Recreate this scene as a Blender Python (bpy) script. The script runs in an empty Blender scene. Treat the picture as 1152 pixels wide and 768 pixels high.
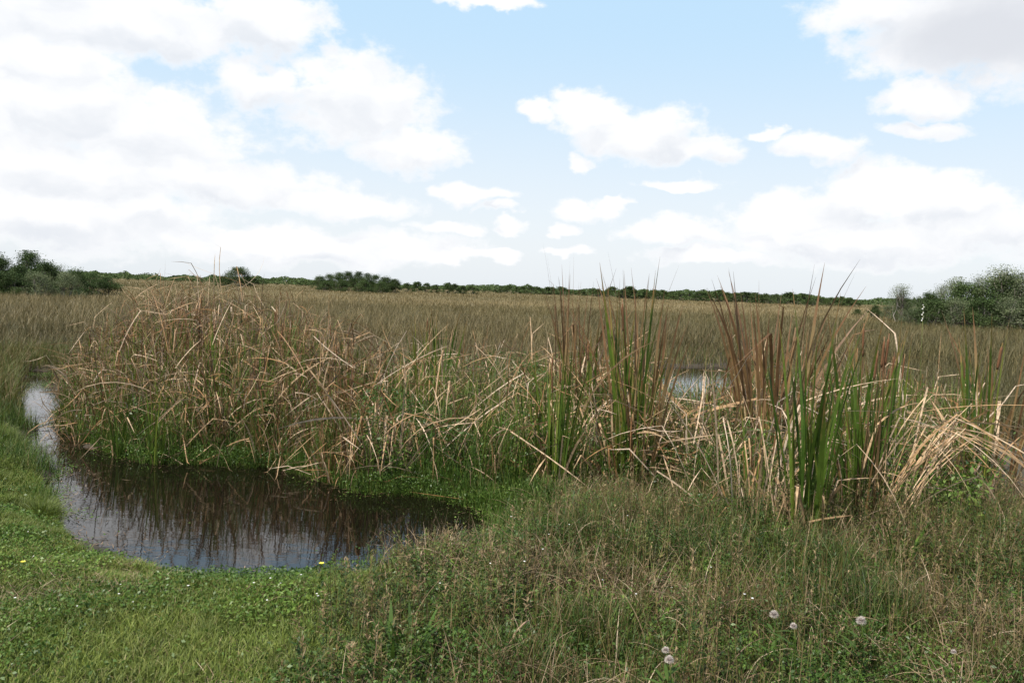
import bpy, math, random
import numpy as np
from mathutils import Matrix, Vector

rng = np.random.default_rng(11)
random.seed(11)
sc = bpy.context.scene
COL = sc.collection
R = math.radians

# ------------------------------------------------------------------ camera
F = 920.0                      # focal length in pixels of the 1152 x 768 photograph
CZ = 2.0                       # eye height above the water
PITCH, ROLL = 3.68, 2.0
cam = bpy.data.cameras.new("camera")
cam.sensor_width = 36
cam.lens = 36 * F / 1152
cam.clip_start, cam.clip_end = 0.05, 8000
co = bpy.data.objects.new("camera", cam)
COL.objects.link(co)
M = Matrix.Translation((0, 0, CZ)) @ Matrix.Rotation(R(90 - PITCH), 4, 'X') @ Matrix.Rotation(R(ROLL), 4, 'Z')
co.matrix_world = M
sc.camera = co
RM = np.array(M.to_3x3())

# ------------------------------------------------------------------ exposure, sun, sky
sc.view_settings.view_transform = 'Standard'
sc.view_settings.look = 'None'
sc.view_settings.exposure = 0.62
sc.view_settings.gamma = 1.0
sc.render.engine = 'CYCLES'
sc.cycles.use_denoising = True
sc.cycles.max_bounces = 6
sc.cycles.diffuse_bounces = 3
sc.cycles.glossy_bounces = 3
sc.cycles.transmission_bounces = 4
sc.cycles.transparent_max_bounces = 6

SUN_EL, SUN_AZ = 58.0, 232.0   # compass: 0 = +Y (view direction), 90 = +X
sd = Vector((math.sin(R(SUN_AZ)) * math.cos(R(SUN_EL)), math.cos(R(SUN_AZ)) * math.cos(R(SUN_EL)), math.sin(R(SUN_EL))))
sl = bpy.data.lights.new("sun", 'SUN')
sl.energy = 4.6
sl.angle = R(0.6)
sl.color = (1.0, 0.95, 0.87)
so = bpy.data.objects.new("sun", sl)
so.rotation_euler = sd.to_track_quat('Z', 'Y').to_euler()
so.location = (0, 0, 30)
COL.objects.link(so)

SKY_STRENGTH = 0.10
CLOUD = 6.8                   # cloud radiance before SKY_STRENGTH


def pix_dir(px, py):
    d = RM @ np.array([(px - 576) / F, -(py - 384) / F, -1.0])
    return d / np.linalg.norm(d)


world = bpy.data.worlds.new("World")
sc.world = world
world.use_nodes = True


class NT:
    """little helper to write node trees"""
    def __init__(s, tree):
        s.t = tree; s.n = tree.nodes; s.l = tree.links

    def node(s, kind, **kw):
        n = s.n.new(kind)
        for k, v in kw.items():
            setattr(n, k, v)
        return n

    def put(s, sock, v):
        if hasattr(v, 'is_linked') or isinstance(v, bpy.types.NodeSocket):
            s.l.new(v, sock)
        elif v is not None:
            sock.default_value = v

    def math(s, op, a, b=None, c=None, clamp=False):
        n = s.node('ShaderNodeMath', operation=op, use_clamp=clamp)
        s.put(n.inputs[0], a)
        if b is not None: s.put(n.inputs[1], b)
        if c is not None: s.put(n.inputs[2], c)
        return n.outputs[0]

    def vmath(s, op, a, b=None, c=None):
        n = s.node('ShaderNodeVectorMath', operation=op)
        s.put(n.inputs[0], a)
        if b is not None: s.put(n.inputs[1], b)
        if c is not None: s.put(n.inputs[2], c)
        return n.outputs['Value'] if op in ('LENGTH', 'DOT_PRODUCT') else n.outputs[0]

    def mix(s, fac, a, b):
        n = s.node('ShaderNodeMix', data_type='RGBA')
        s.put(n.inputs[0], fac)
        s.put(n.inputs[6], a)
        s.put(n.inputs[7], b)
        return n.outputs[2]

    def rng(s, v, a, b, c=0.0, d=1.0, smooth=True):
        n = s.node('ShaderNodeMapRange', interpolation_type='SMOOTHSTEP' if smooth else 'LINEAR')
        s.put(n.inputs[0], v)
        for i, x in enumerate((a, b, c, d)):
            n.inputs[i + 1].default_value = x
        return n.outputs[0]

    def noise(s, vec, scale, detail=3.0, rough=0.5, dist=0.0):
        n = s.node('ShaderNodeTexNoise')
        s.put(n.inputs['Vector'], vec)
        n.inputs['Scale'].default_value = scale
        n.inputs['Detail'].default_value = detail
        n.inputs['Roughness'].default_value = rough
        n.inputs['Distortion'].default_value = dist
        return n.outputs[0]

    def ramp(s, fac, stops):
        n = s.node('ShaderNodeValToRGB')
        cr = n.color_ramp
        while len(cr.elements) < len(stops):
            cr.elements.new(0.5)
        for e, (p, c) in zip(cr.elements, stops):
            e.position = p
            e.color = (*c, 1)
        s.put(n.inputs[0], fac)
        return n.outputs[0]


# clouds: (x, y, half width, half height) as seen from the path, turned into compass bearing and elevation
CLOUDS = [
    (110, 22, 250, 44), (300, 22, 85, 42), (40, 110, 150, 60), (150, 145, 145, 50), (60, 190, 190, 45),
    (400, 112, 105, 58), (455, 165, 82, 30), (285, 95, 60, 34), (240, 200, 165, 32), (380, 228, 105, 20),
    (80, 245, 210, 42), (330, 275, 260, 24), (530, 215, 58, 15), (572, 256, 26, 10), (505, 258, 40, 12),
    (720, 150, 95, 33), (670, 130, 62, 26), (790, 168, 55, 20), (600, 122, 30, 13), (655, 182, 24, 12),
    (655, 234, 42, 17), (630, 258, 20, 10), (765, 207, 60, 8), (920, 168, 58, 19), (858, 150, 24, 10),
    (1075, 30, 135, 62), (985, 12, 85, 34), (1040, 110, 64, 21), (1040, 144, 50, 11), (1160, 40, 90, 60),
    (985, 216, 78, 34), (1060, 222, 90, 30), (900, 240, 105, 24), (1100, 256, 110, 34), (950, 268, 190, 32),
    (765, 262, 75, 18), (560, 2, 70, 8), (440, 285, 60, 12), (560, 290, 34, 8), (640, 285, 30, 8), (690, 225, 20, 7), (520, 288, 40, 9), (800, 290, 90, 12), (560, 235, 30, 8), (40, 60, 120, 40),
]

w = NT(world.node_tree)
w.n.clear()
bg = w.node('ShaderNodeBackground')
bg.inputs[1].default_value = SKY_STRENGTH
wo = w.node('ShaderNodeOutputWorld')
w.l.new(bg.outputs[0], wo.inputs[0])
sky = w.node('ShaderNodeTexSky', sky_type='NISHITA')
sky.sun_disc = False
sky.sun_elevation = R(SUN_EL)
sky.sun_rotation = R(SUN_AZ)
sky.air_density = 1.0
sky.dust_density = 2.0
sky.ozone_density = 1.2
tc = w.node('ShaderNodeTexCoord')
D = tc.outputs['Generated']
sx = w.node('ShaderNodeSeparateXYZ'); w.l.new(D, sx.inputs[0])
az = w.math('ARCTAN2', sx.outputs[0], sx.outputs[1])
el = w.math('ARCSINE', sx.outputs[2])
cmb = w.node('ShaderNodeCombineXYZ')
w.l.new(az, cmb.inputs[0]); w.l.new(el, cmb.inputs[1])
P = cmb.outputs[0]
# ragged edges: the bearing itself is pushed about by noise
warp = w.node('ShaderNodeTexNoise')
w.l.new(w.vmath('MULTIPLY', P, (1.0, 1.5, 1.0)), warp.inputs['Vector'])
warp.inputs['Scale'].default_value = 16
warp.inputs['Detail'].default_value = 5
PW = w.vmath('MULTIPLY_ADD', w.vmath('SUBTRACT', warp.outputs['Color'], (0.5, 0.5, 0.5)), (0.10, 0.055, 0.0), P)


def cloud_field(p):
    f = None
    for (px, py, rx, ry) in CLOUDS:
        d = pix_dir(px, py)
        a, e = math.atan2(d[0], d[1]), math.asin(d[2])
        ix, iy = F / rx * math.cos(a) ** -1, F / ry
        q = w.vmath('LENGTH', w.vmath('MULTIPLY_ADD', p, (ix, iy, 0), (-a * ix, -e * iy, 0)))
        f = q if f is None else w.math('MINIMUM', f, q)
    return w.math('SUBTRACT', 1.0, f)


fld = cloud_field(PW)
fine = w.noise(w.vmath('MULTIPLY', P, (1.0, 1.4, 1.0)), 30, 8, 0.62)
f2 = w.math('ADD', fld, w.math('MULTIPLY', w.math('SUBTRACT', fine, 0.5), 1.15))
a_in = w.rng(f2, -0.03, 0.44)
# the rest of the sky dome, outside the part the photograph shows
pl = w.vmath('DIVIDE', D, None)
zz = w.math('ADD', w.math('ABSOLUTE', sx.outputs[2]), 0.12)
cz_ = w.node('ShaderNodeCombineXYZ')
for i in range(3): w.l.new(zz, cz_.inputs[i])
pl = w.vmath('DIVIDE', D, cz_.outputs[0])
gen = w.rng(w.noise(pl, 1.7, 6, 0.55), 0.53, 0.66)
out = w.math('MAXIMUM', w.rng(el, 0.36, 0.46), w.rng(w.math('ABSOLUTE', az), 0.60, 0.72))
alpha = w.math('MAXIMUM', a_in, w.math('MULTIPLY', gen, out))
# shading inside the clouds: thicker, lower parts turn faintly lilac grey
n_here = w.noise(w.vmath('MULTIPLY', PW, (1.0, 1.7, 1.0)), 13, 5, 0.5)
n_above = w.noise(w.vmath('MULTIPLY_ADD', PW, (1.0, 1.7, 1.0), (-.012, .045, 0)), 13, 4, 0.5)
below = w.math('SUBTRACT', cloud_field(w.vmath('ADD', PW, (-.006, .022, 0))), fld)      # more cloud higher up: this is an underside
grey = w.math('ADD', w.math('MULTIPLY', below, .55), w.math('MULTIPLY', w.math('SUBTRACT', n_above, n_here), 1.1))
grey = w.math('MULTIPLY', w.rng(grey, -.30, 0.48), w.rng(f2, .05, .5))
white = w.mix(grey, (CLOUD, CLOUD, CLOUD * 1.01, 1), (CLOUD * .79, CLOUD * .82, CLOUD * .87, 1))
d = pix_dir(1115, 35)
a, e = math.atan2(d[0], d[1]), math.asin(d[2])
ix, iy = F / 125, F / 62
qd = w.vmath('LENGTH', w.vmath('MULTIPLY_ADD', PW, (ix, iy, 0), (-a * ix, -e * iy, 0)))
white = w.mix(w.rng(qd, 1.0, 0.2), white, (CLOUD * .73, CLOUD * .745, CLOUD * .79, 1))
thin = w.mix(w.rng(el, 0.03, 0.34), (CLOUD * .88, CLOUD * .93, CLOUD * .975, 1), (3.9, 5.5, 6.9, 1))   # thin bright summer haze, bluer overhead
base = w.mix(w.rng(el, .38, .8, .86, .08), sky.outputs[0], thin)
w.l.new(w.mix(w.math('MULTIPLY', alpha, 0.95), base, white), bg.inputs[0])
world.cycles.sampling_method = 'MANUAL'
world.cycles.sample_map_resolution = 512

# ------------------------------------------------------------------ geometry helpers


def at_z(px, py, z=0.0):
    d = pix_dir(px, py)
    t = (z - CZ) / d[2]
    return np.array([d[0] * t, d[1] * t])


def at_y(px, py, Y):
    d = pix_dir(px, py)
    return np.array([0, 0, CZ]) + d * (Y / d[1])


def vnoise(x, y, scale, seed=0):
    x = np.asarray(x) / scale + 57.3 * seed; y = np.asarray(y) / scale - 31.7 * seed
    xi, yi = np.floor(x).astype(np.int64), np.floor(y).astype(np.int64)
    fx, fy = x - xi, y - yi
    fx = fx * fx * (3 - 2 * fx); fy = fy * fy * (3 - 2 * fy)

    def h(i, j):
        n = (i * 374761393 + j * 668265263 + seed * 1274126177) & 0xffffffff
        n = ((n ^ (n >> 13)) * 1274126177) & 0xffffffff
        return ((n ^ (n >> 16)) & 0xffff) / 65535.0
    return (h(xi, yi) * (1 - fx) + h(xi + 1, yi) * fx) * (1 - fy) + (h(xi, yi + 1) * (1 - fx) + h(xi + 1, yi + 1) * fx) * fy


def poly_sd(x, y, poly):
    """signed distance, positive outside"""
    x = np.asarray(x, float); y = np.asarray(y, float)
    best = np.full(x.shape, 1e9); inside = np.zeros(x.shape, bool)
    n = len(poly)
    for i in range(n):
        (ax, ay), (bx, by) = poly[i], poly[(i + 1) % n]
        dx, dy = bx - ax, by - ay
        t = np.clip(((x - ax) * dx + (y - ay) * dy) / (dx * dx + dy * dy + 1e-12), 0, 1)
        best = np.minimum(best, (x - ax - t * dx) ** 2 + (y - ay - t * dy) ** 2)
        c = ((ay > y) != (by > y)) & (x < (bx - ax) * (y - ay) / (by - ay + 1e-12) + ax)
        inside ^= c
    dd = np.sqrt(best)
    return np.where(inside, -dd, dd)


def px_poly(pts, z=0.0):
    return [tuple(at_z(a, b, z)) for a, b in pts]


POND = px_poly([(50, 556), (62, 594), (100, 620), (160, 642), (230, 654), (310, 660), (390, 662), (450, 658), (512, 646),
                (560, 622), (584, 596), (566, 574), (520, 560), (470, 553), (400, 549), (352, 533), (318, 523), (240, 519),
                (160, 517), (118, 503), (86, 486), (70, 468), (64, 440), (60, 418), (30, 414), (18, 440), (18, 470),
                (28, 500), (48, 520), (56, 538)])
BACK = px_poly([(716, 424), (735, 415), (780, 413), (835, 414), (848, 421), (838, 431), (812, 444), (790, 460), (765, 474), (742, 476), (728, 462)])

GX = np.arange(-24, 24.01, 0.06); GY = np.arange(-3, 42.01, 0.06)
gx, gy = np.meshgrid(GX, GY, indexing='ij')
wob = (vnoise(gx, gy, 0.55, 3) - .5) * .34 + (vnoise(gx, gy, 0.17, 4) - .5) * .16
S1 = poly_sd(gx, gy, POND) + wob
S2 = poly_sd(gx, gy, BACK) + wob
far = np.clip((gy - 5.6 - 0.18 * np.abs(gx - 1)) / 2.2, 0, 1)
far = far * far * (3 - 2 * far)
top = 0.30 * (1 - far) + 0.07 * far
top = top + (vnoise(gx, gy, 1.3, 5) - .5) * .08 * (1 - .6 * far) + (vnoise(gx, gy, .35, 6) - .5) * .035
HG = np.where(np.minimum(S1, S2) < 0, np.maximum(np.minimum(S1, S2) * .5, -.35), np.minimum(np.minimum(S1, S2) * .42, top))


def bil(G, x, y):
    x = np.asarray(x, float); y = np.asarray(y, float)
    u = np.clip((x - GX[0]) / .06, 0, len(GX) - 1.001); v = np.clip((y - GY[0]) / .06, 0, len(GY) - 1.001)
    i, j = u.astype(int), v.astype(int); a, b = u - i, v - j
    return (G[i, j] * (1 - a) + G[i + 1, j] * a) * (1 - b) + (G[i, j + 1] * (1 - a) + G[i + 1, j + 1] * a) * b


def ground_z(x, y): return bil(HG, x, y)
def shore(x, y): return np.minimum(bil(S1, x, y), bil(S2, x, y))


def on_ground(px, py):
    z = 0.05
    for _ in range(6):
        p = at_z(px, py, z); z = float(ground_z(p[0], p[1]))
    return np.array([p[0], p[1], z])


class Acc:
    """collects quads with a tint and an along value per vertex; becomes one mesh"""
    def __init__(s): s.v, s.f, s.t, s.a, s.n = [], [], [], [], 0

    def add(s, v, f, t, a):
        s.v.append(np.asarray(v, np.float32).reshape(-1, 3)); s.f.append(np.asarray(f, np.int32) + s.n)
        s.t.append(np.asarray(t, np.float32)); s.a.append(np.asarray(a, np.float32)); s.n += len(s.v[-1])

    def mesh(s, name):
        v = np.concatenate(s.v); f = np.concatenate(s.f)
        me = bpy.data.meshes.new(name)
        me.vertices.add(len(v)); me.vertices.foreach_set('co', v.ravel())
        me.loops.add(f.size); me.loops.foreach_set('vertex_index', f.ravel())
        me.polygons.add(len(f)); me.polygons.foreach_set('loop_start', np.arange(0, f.size, 4, dtype=np.int32))
        for nm, d in (('tint', s.t), ('along', s.a)):
            at = me.attributes.new(nm, 'FLOAT', 'POINT'); at.data.foreach_set('value', np.concatenate(d))
        me.update(calc_edges=True)
        return me

    def obj(s, name, mat, parent=None):
        me = s.mesh(name); me.materials.append(mat)
        o = bpy.data.objects.new(name, me); COL.objects.link(o)
        if parent: o.parent = parent
        return o


def blades(acc, P, L, W, head, lean, curve, tint, segs=4, kpos=None, kang=None, khead=None, twist=None, prof='grass', zmin=None, p=1.3):
    N = len(P)
    if N == 0: return
    b = lambda q: np.broadcast_to(np.asarray(q, float), (N,))
    L, W, head, lean, curve, tint = map(b, (L, W, head, lean, curve, tint))
    s = np.linspace(0, 1, segs + 1); sm = (s[1:] + s[:-1]) / 2
    th = lean[:, None] + curve[:, None] * sm ** p
    ph = np.repeat(head[:, None], segs, 1)
    if kpos is not None:
        m = sm[None] > b(kpos)[:, None]
        th = th + b(kang)[:, None] * m
        if khead is not None: ph = ph + b(khead)[:, None] * m
    st = np.stack([np.sin(th) * np.cos(ph), np.sin(th) * np.sin(ph), np.cos(th)], -1) * (L / segs)[:, None, None]
    pts = np.concatenate([np.zeros((N, 1, 3)), np.cumsum(st, 1)], 1) + np.asarray(P)[:, None]
    if zmin is not None: pts[..., 2] = np.maximum(pts[..., 2], b(zmin)[:, None] + 0.012 * s)
    tw = b(0 if twist is None else twist)
    thv = np.concatenate([th[:, :1], th], 1); phv = np.concatenate([ph[:, :1], ph], 1)
    side = np.stack([-np.sin(phv), np.cos(phv), np.zeros_like(phv)], -1) * np.cos(tw)[:, None, None] + \
        np.stack([np.cos(thv) * np.cos(phv), np.cos(thv) * np.sin(phv), -np.sin(thv)], -1) * np.sin(tw)[:, None, None]
    if prof == 'cat': wp = np.minimum(.75 + .25 * s / .2, 1) * np.clip((1.01 - s) * 3.6, .05, 1)
    elif prof == 'leaf': wp = np.maximum(np.sin(np.pi * np.clip(s * .93 + .05, 0, 1)) ** .8, .03)
    elif prof == 'stem': wp = 1 - .5 * s
    else: wp = np.maximum((1 - s) ** .65, .05)
    hw = .5 * W[:, None] * wp[None]
    v = np.stack([pts - side * hw[..., None], pts + side * hw[..., None]], 2)   # N,S,2,3
    S = segs + 1
    base = (np.arange(N) * S * 2)[:, None] + (np.arange(segs) * 2)[None]
    f = np.stack([base, base + 1, base + 3, base + 2], -1).reshape(-1, 4)
    acc.add(v, f, np.repeat(tint, S * 2), np.tile(np.repeat(s, 2), N))


def leafquads(acc, C, size, tint, aspect=.55, nrm=None, spread=1.0):
    """small pointed leaves, each a rhombus folded a little, facing every way"""
    N = len(C)
    size = np.broadcast_to(np.asarray(size, float), (N,))
    u = rng.normal(size=(N, 3))
    if nrm is not None: u = u * spread + nrm
    u /= np.linalg.norm(u, axis=1, keepdims=True)
    r = rng.normal(size=(N, 3))
    a = np.cross(u, r); a /= np.linalg.norm(a, axis=1, keepdims=True) + 1e-9
    c = np.cross(u, a)
    a = a * size[:, None] * .5; c = c * (size * aspect)[:, None] * .5
    k = u * (size * .12)[:, None]
    v = np.stack([C - a, C - c + k, C + a, C + c + k], 1)
    f = np.arange(N * 4).reshape(N, 4)
    acc.add(v, f, np.repeat(np.broadcast_to(tint, (N,)), 4), np.tile([0, .5, 1, .5], N))


def tube(acc, path, rad, sides=6, tint=.5):
    path = np.asarray(path, float); n = len(path); rad = np.broadcast_to(rad, (n,))
    tg = np.gradient(path, axis=0); tg /= np.linalg.norm(tg, axis=1, keepdims=True) + 1e-9
    ref = np.where(np.abs(tg[:, 2:]) > .9, [[1., 0, 0]], [[0., 0, 1.]])
    x = np.cross(tg, ref); x /= np.linalg.norm(x, axis=1, keepdims=True); y = np.cross(tg, x)
    an = np.arange(sides) * 2 * np.pi / sides
    v = path[:, None] + (x[:, None] * np.cos(an)[None, :, None] + y[:, None] * np.sin(an)[None, :, None]) * rad[:, None, None]
    f = [[i * sides + j, i * sides + (j + 1) % sides, (i + 1) * sides + (j + 1) % sides, (i + 1) * sides + j] for i in range(n - 1) for j in range(sides)]
    k = n * sides
    v = np.concatenate([v.reshape(-1, 3), path[-1:], path[:1]])
    for j in range(0, sides, 2):
        f.append([(n - 1) * sides + j, (n - 1) * sides + (j + 1) % sides, (n - 1) * sides + (j + 2) % sides, k])
        f.append([(j + 2) % sides, (j + 1) % sides, j, k + 1])
    t = np.concatenate([np.repeat(np.linspace(0, 1, n), sides), [1, 0]])
    acc.add(v, f, np.full(len(v), tint), t)


def ball(acc, c, r, tint=.5, rings=6, sides=8, sq=(1, 1, 1)):
    v = []
    for i in range(rings + 1):
        t = math.pi * i / rings
        for j in range(sides):
            p = 2 * math.pi * j / sides
            v.append((c[0] + sq[0] * r * math.sin(t) * math.cos(p), c[1] + sq[1] * r * math.sin(t) * math.sin(p), c[2] + sq[2] * r * math.cos(t)))
    f = [[i * sides + j, (i + 1) * sides + j, (i + 1) * sides + (j + 1) % sides, i * sides + (j + 1) % sides] for i in range(rings) for j in range(sides)]
    acc.add(v, f, np.full(len(v), tint), np.full(len(v), .5))


def tag(o, label, cat, group=None):
    o['label'] = label; o['category'] = cat
    if group: o['group'] = group
    return o


def thing(name, loc, label, cat, group=None, rz=0.0, s=1.0):
    o = bpy.data.objects.new(name, None); COL.objects.link(o)
    o.empty_display_size = .1
    o.location = loc; o.rotation_euler = (0, 0, rz); o.scale = (s, s, s)
    return tag(o, label, cat, group)


def dup(root, loc, rz, scale, label, group):
    r = root.copy(); COL.objects.link(r)
    r.location = loc; r.rotation_euler = (0, 0, rz); r.scale = scale
    r['label'] = label
    if group: r['group'] = group
    elif 'group' in r: del r['group']
    for ch in list(root.children):
        c = ch.copy(); COL.objects.link(c); c.parent = r
        for g in ch.children:
            d2 = g.copy(); COL.objects.link(d2); d2.parent = c
    return r


def U(a, b, n): return rng.uniform(a, b, n)

# ------------------------------------------------------------------ materials


def plant_mat(name, stops, tip=None, tip_from=.6, trans=.25, rough=.55, objvar=.0, mottle=.25, mscale=9.0, spec=.3):
    m = bpy.data.materials.new(name); m.use_nodes = True
    t = NT(m.node_tree); t.n.clear()
    at = t.node('ShaderNodeAttribute', attribute_name='tint')
    al = t.node('ShaderNodeAttribute', attribute_name='along')
    c = t.ramp(at.outputs['Fac'], stops)
    g = t.node('ShaderNodeNewGeometry')
    nz = t.noise(g.outputs['Position'], mscale, 3, .6)
    if tip:
        tf = t.rng(t.math('ADD', al.outputs['Fac'], t.math('MULTIPLY', t.math('SUBTRACT', nz, .5), .5)), tip_from, min(1.05, tip_from + .35))
        c = t.mix(tf, c, (*tip, 1))
    hs = t.node('ShaderNodeHueSaturation')
    t.put(hs.inputs['Color'], c)
    val = t.rng(nz, .25, .75, 1 - mottle, 1 + mottle)
    if objvar:
        oi = t.node('ShaderNodeObjectInfo')
        val = t.math('MULTIPLY', val, t.rng(oi.outputs['Random'], 0, 1, 1 - objvar, 1 + objvar, False))
    t.put(hs.inputs['Value'], val)
    pr = t.node('ShaderNodeBsdfPrincipled')
    t.put(pr.inputs['Base Color'], hs.outputs[0])
    pr.inputs['Roughness'].default_value = rough
    pr.inputs['Specular IOR Level'].default_value = spec
    out = t.node('ShaderNodeOutputMaterial')
    if trans:
        tr = t.node('ShaderNodeBsdfTranslucent'); t.put(tr.inputs[0], hs.outputs[0])
        mx = t.node('ShaderNodeMixShader'); mx.inputs[0].default_value = trans
        t.l.new(pr.outputs[0], mx.inputs[1]); t.l.new(tr.outputs[0], mx.inputs[2])
        t.l.new(mx.outputs[0], out.inputs[0])
    else:
        t.l.new(pr.outputs[0], out.inputs[0])
    return m


MAT = dict(
    lawn=plant_mat('lawn', [(0, (.065, .10, .014)), (.45, (.12, .165, .024)), (.75, (.195, .22, .048)), (.88, (.19, .19, .06)), (1, (.30, .23, .11))], tip=(.15, .17, .05), tip_from=.85, mscale=3),
    broad=plant_mat('broad_leaf', [(0, (.03, .065, .010)), (.6, (.08, .145, .022)), (1, (.16, .23, .04))], trans=.3, rough=.45),
    weed=plant_mat('weed', [(0, (.022, .05, .007)), (.4, (.05, .09, .013)), (.62, (.095, .11, .022)), (.8, (.13, .09, .032)), (1, (.25, .18, .095))], tip=(.11, .10, .03), tip_from=.86),
    bank=plant_mat('bank_grass', [(0, (.04, .085, .010)), (.45, (.075, .135, .018)), (.8, (.14, .17, .03)), (1, (.24, .19, .08))], tip=(.20, .17, .06), tip_from=.85, trans=.3),
    straw=plant_mat('straw', [(0, (.085, .05, .025)), (.4, (.15, .10, .053)), (.75, (.25, .18, .105)), (1, (.40, .31, .21))], trans=.15),
    cgreen=plant_mat('cattail_green', [(0, (.04, .085, .010)), (.5, (.08, .125, .016)), (1, (.17, .18, .03))], tip=(.24, .13, .055), tip_from=.72, trans=.3, rough=.42, objvar=.15),
    crust=plant_mat('cattail_rust', [(0, (.11, .058, .025)), (.5, (.18, .105, .042)), (1, (.25, .18, .08))], tip=(.16, .085, .042), tip_from=.6, trans=.25, objvar=.15),
    cdead=plant_mat('cattail_dead', [(0, (.15, .072, .026)), (.3, (.27, .15, .062)), (.6, (.38, .262, .15)), (1, (.50, .385, .28))], trans=.18, objvar=.15, rough=.6, mottle=.42, mscale=26),
    cgrey=plant_mat('cattail_old_shade', [(0, (.04, .024, .013)), (.5, (.11, .07, .038)), (1, (.25, .175, .11))], trans=.1),  # old dead leaves, colour darkened further to stand for shade inside the thatch
    seed=plant_mat('seed_head_brown', [(0, (.09, .04, .018)), (1, (.15, .07, .03))], trans=0, rough=.9, mscale=120),
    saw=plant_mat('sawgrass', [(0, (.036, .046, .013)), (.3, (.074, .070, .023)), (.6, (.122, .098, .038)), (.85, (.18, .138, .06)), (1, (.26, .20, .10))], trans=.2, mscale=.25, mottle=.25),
    crown=plant_mat('crown_leaf', [(0, (.03, .055, .018)), (.5, (.06, .09, .03)), (.85, (.10, .13, .05)), (1, (.16, .18, .09))], trans=.22, objvar=.22, mscale=.8, mottle=.3, spec=.08),
    crowngrey=plant_mat('crown_leaf_grey', [(0, (.06, .08, .04)), (.5, (.12, .145, .07)), (1, (.25, .27, .17))], trans=.22, objvar=.2, mscale=.8, spec=.1),
    bark=plant_mat('bark', [(0, (.10, .085, .07)), (1, (.22, .20, .17))], trans=0, rough=.9, mscale=6),
    white=plant_mat('white_petal', [(0, (.75, .73, .68)), (1, (.85, .84, .80))], trans=.2, mottle=.06),
    fluff=plant_mat('thistle_fluff', [(0, (.45, .38, .34)), (1, (.70, .64, .59))], trans=.3, mottle=.1),
    yellow=plant_mat('yellow_petal', [(0, (.72, .60, .05)), (1, (.80, .70, .10))], trans=.2, mottle=.1),
    wood=plant_mat('dry_wood', [(0, (.24, .16, .10)), (1, (.36, .26, .18))], trans=0, rough=.85, mscale=30),
)

# ground ------------------------------------------------------------
gm = bpy.data.materials.new('soil'); gm.use_nodes = True
t = NT(gm.node_tree); pr = t.n['Principled BSDF']
geo = t.node('ShaderNodeNewGeometry')
pos = geo.outputs['Position']
sp = t.node('ShaderNodeSeparateXYZ'); t.l.new(pos, sp.inputs[0])
n1 = t.noise(pos, 1.3, 6, .6); n2 = t.noise(pos, 14, 5, .65); n3 = t.noise(pos, .06, 5, .6)
mud = t.mix(n2, (.018, .013, .008, 1), (.06, .045, .026, 1))
turf = t.mix(t.rng(n1, .35, .65), (.022, .034, .009, 1), (.05, .048, .02, 1))
turf = t.mix(t.rng(n2, .5, .75), turf, (.07, .052, .03, 1))
c = t.mix(t.rng(sp.outputs[2], .05, .16), mud, turf)
marsh = t.mix(t.rng(n3, .3, .7), (.12, .10, .04, 1), (.18, .14, .06, 1))
c = t.mix(t.rng(sp.outputs[1], 28, 80), c, marsh)
t.l.new(c, pr.inputs['Base Color']); pr.inputs['Roughness'].default_value = .95
bp = t.node('ShaderNodeBump'); bp.inputs['Strength'].default_value = .6; bp.inputs['Distance'].default_value = .03
t.l.new(n2, bp.inputs['Height']); t.l.new(bp.outputs[0], pr.inputs['Normal'])


def axis(lo, hi, step, ext_lo, ext_hi):
    a = list(np.arange(lo, hi + 1e-6, step)); s = step
    while a[-1] < ext_hi: s *= 1.22; a.append(a[-1] + s)
    s = step
    while a[0] > ext_lo: s *= 1.22; a.insert(0, a[0] - s)
    return np.array(a)


ax, ay = axis(-14, 14, .09, -3500, 3500), axis(1, 24, .09, -300, 4500)
X, Y = np.meshgrid(ax, ay, indexing='ij')
Z = ground_z(X, Y)
fade = np.clip((np.hypot(X, Y) - 24) / 15, 0, 1)
Z = Z * (1 - fade) + fade * (.08 + (vnoise(X, Y, 40, 2) - .5) * .12)
nx, ny = len(ax), len(ay)
ii, jj = np.meshgrid(np.arange(nx - 1), np.arange(ny - 1), indexing='ij')
b0 = (ii * ny + jj).ravel()
A = Acc(); A.add(np.stack([X, Y, Z], -1), np.stack([b0, b0 + ny, b0 + ny + 1, b0 + 1], -1), np.zeros(nx * ny), np.zeros(nx * ny))
go = A.obj('ground', gm); go['kind'] = 'structure'
go.data.polygons.foreach_set('use_smooth', np.ones(len(go.data.polygons), bool))

# water -------------------------------------------------------------
wm = bpy.data.materials.new('dark_water'); wm.use_nodes = True
t = NT(wm.node_tree); pr = t.n['Principled BSDF']
geo = t.node('ShaderNodeNewGeometry')
pr.inputs['Base Color'].default_value = (.004, .003, .002, 1)
pr.inputs['Roughness'].default_value = .015
pr.inputs['IOR'].default_value = 1.43
st = t.vmath('MULTIPLY', geo.outputs['Position'], (1.0, 2.2, 1.0))
hgt = t.math('ADD', t.noise(st, 2.2, 3, .5), t.math('MULTIPLY', t.noise(st, 9, 3, .5), .25))
bp = t.node('ShaderNodeBump'); bp.inputs['Strength'].default_value = .03; bp.inputs['Distance'].default_value = .05
t.l.new(hgt, bp.inputs['Height']); t.l.new(bp.outputs[0], pr.inputs['Normal'])


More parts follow.
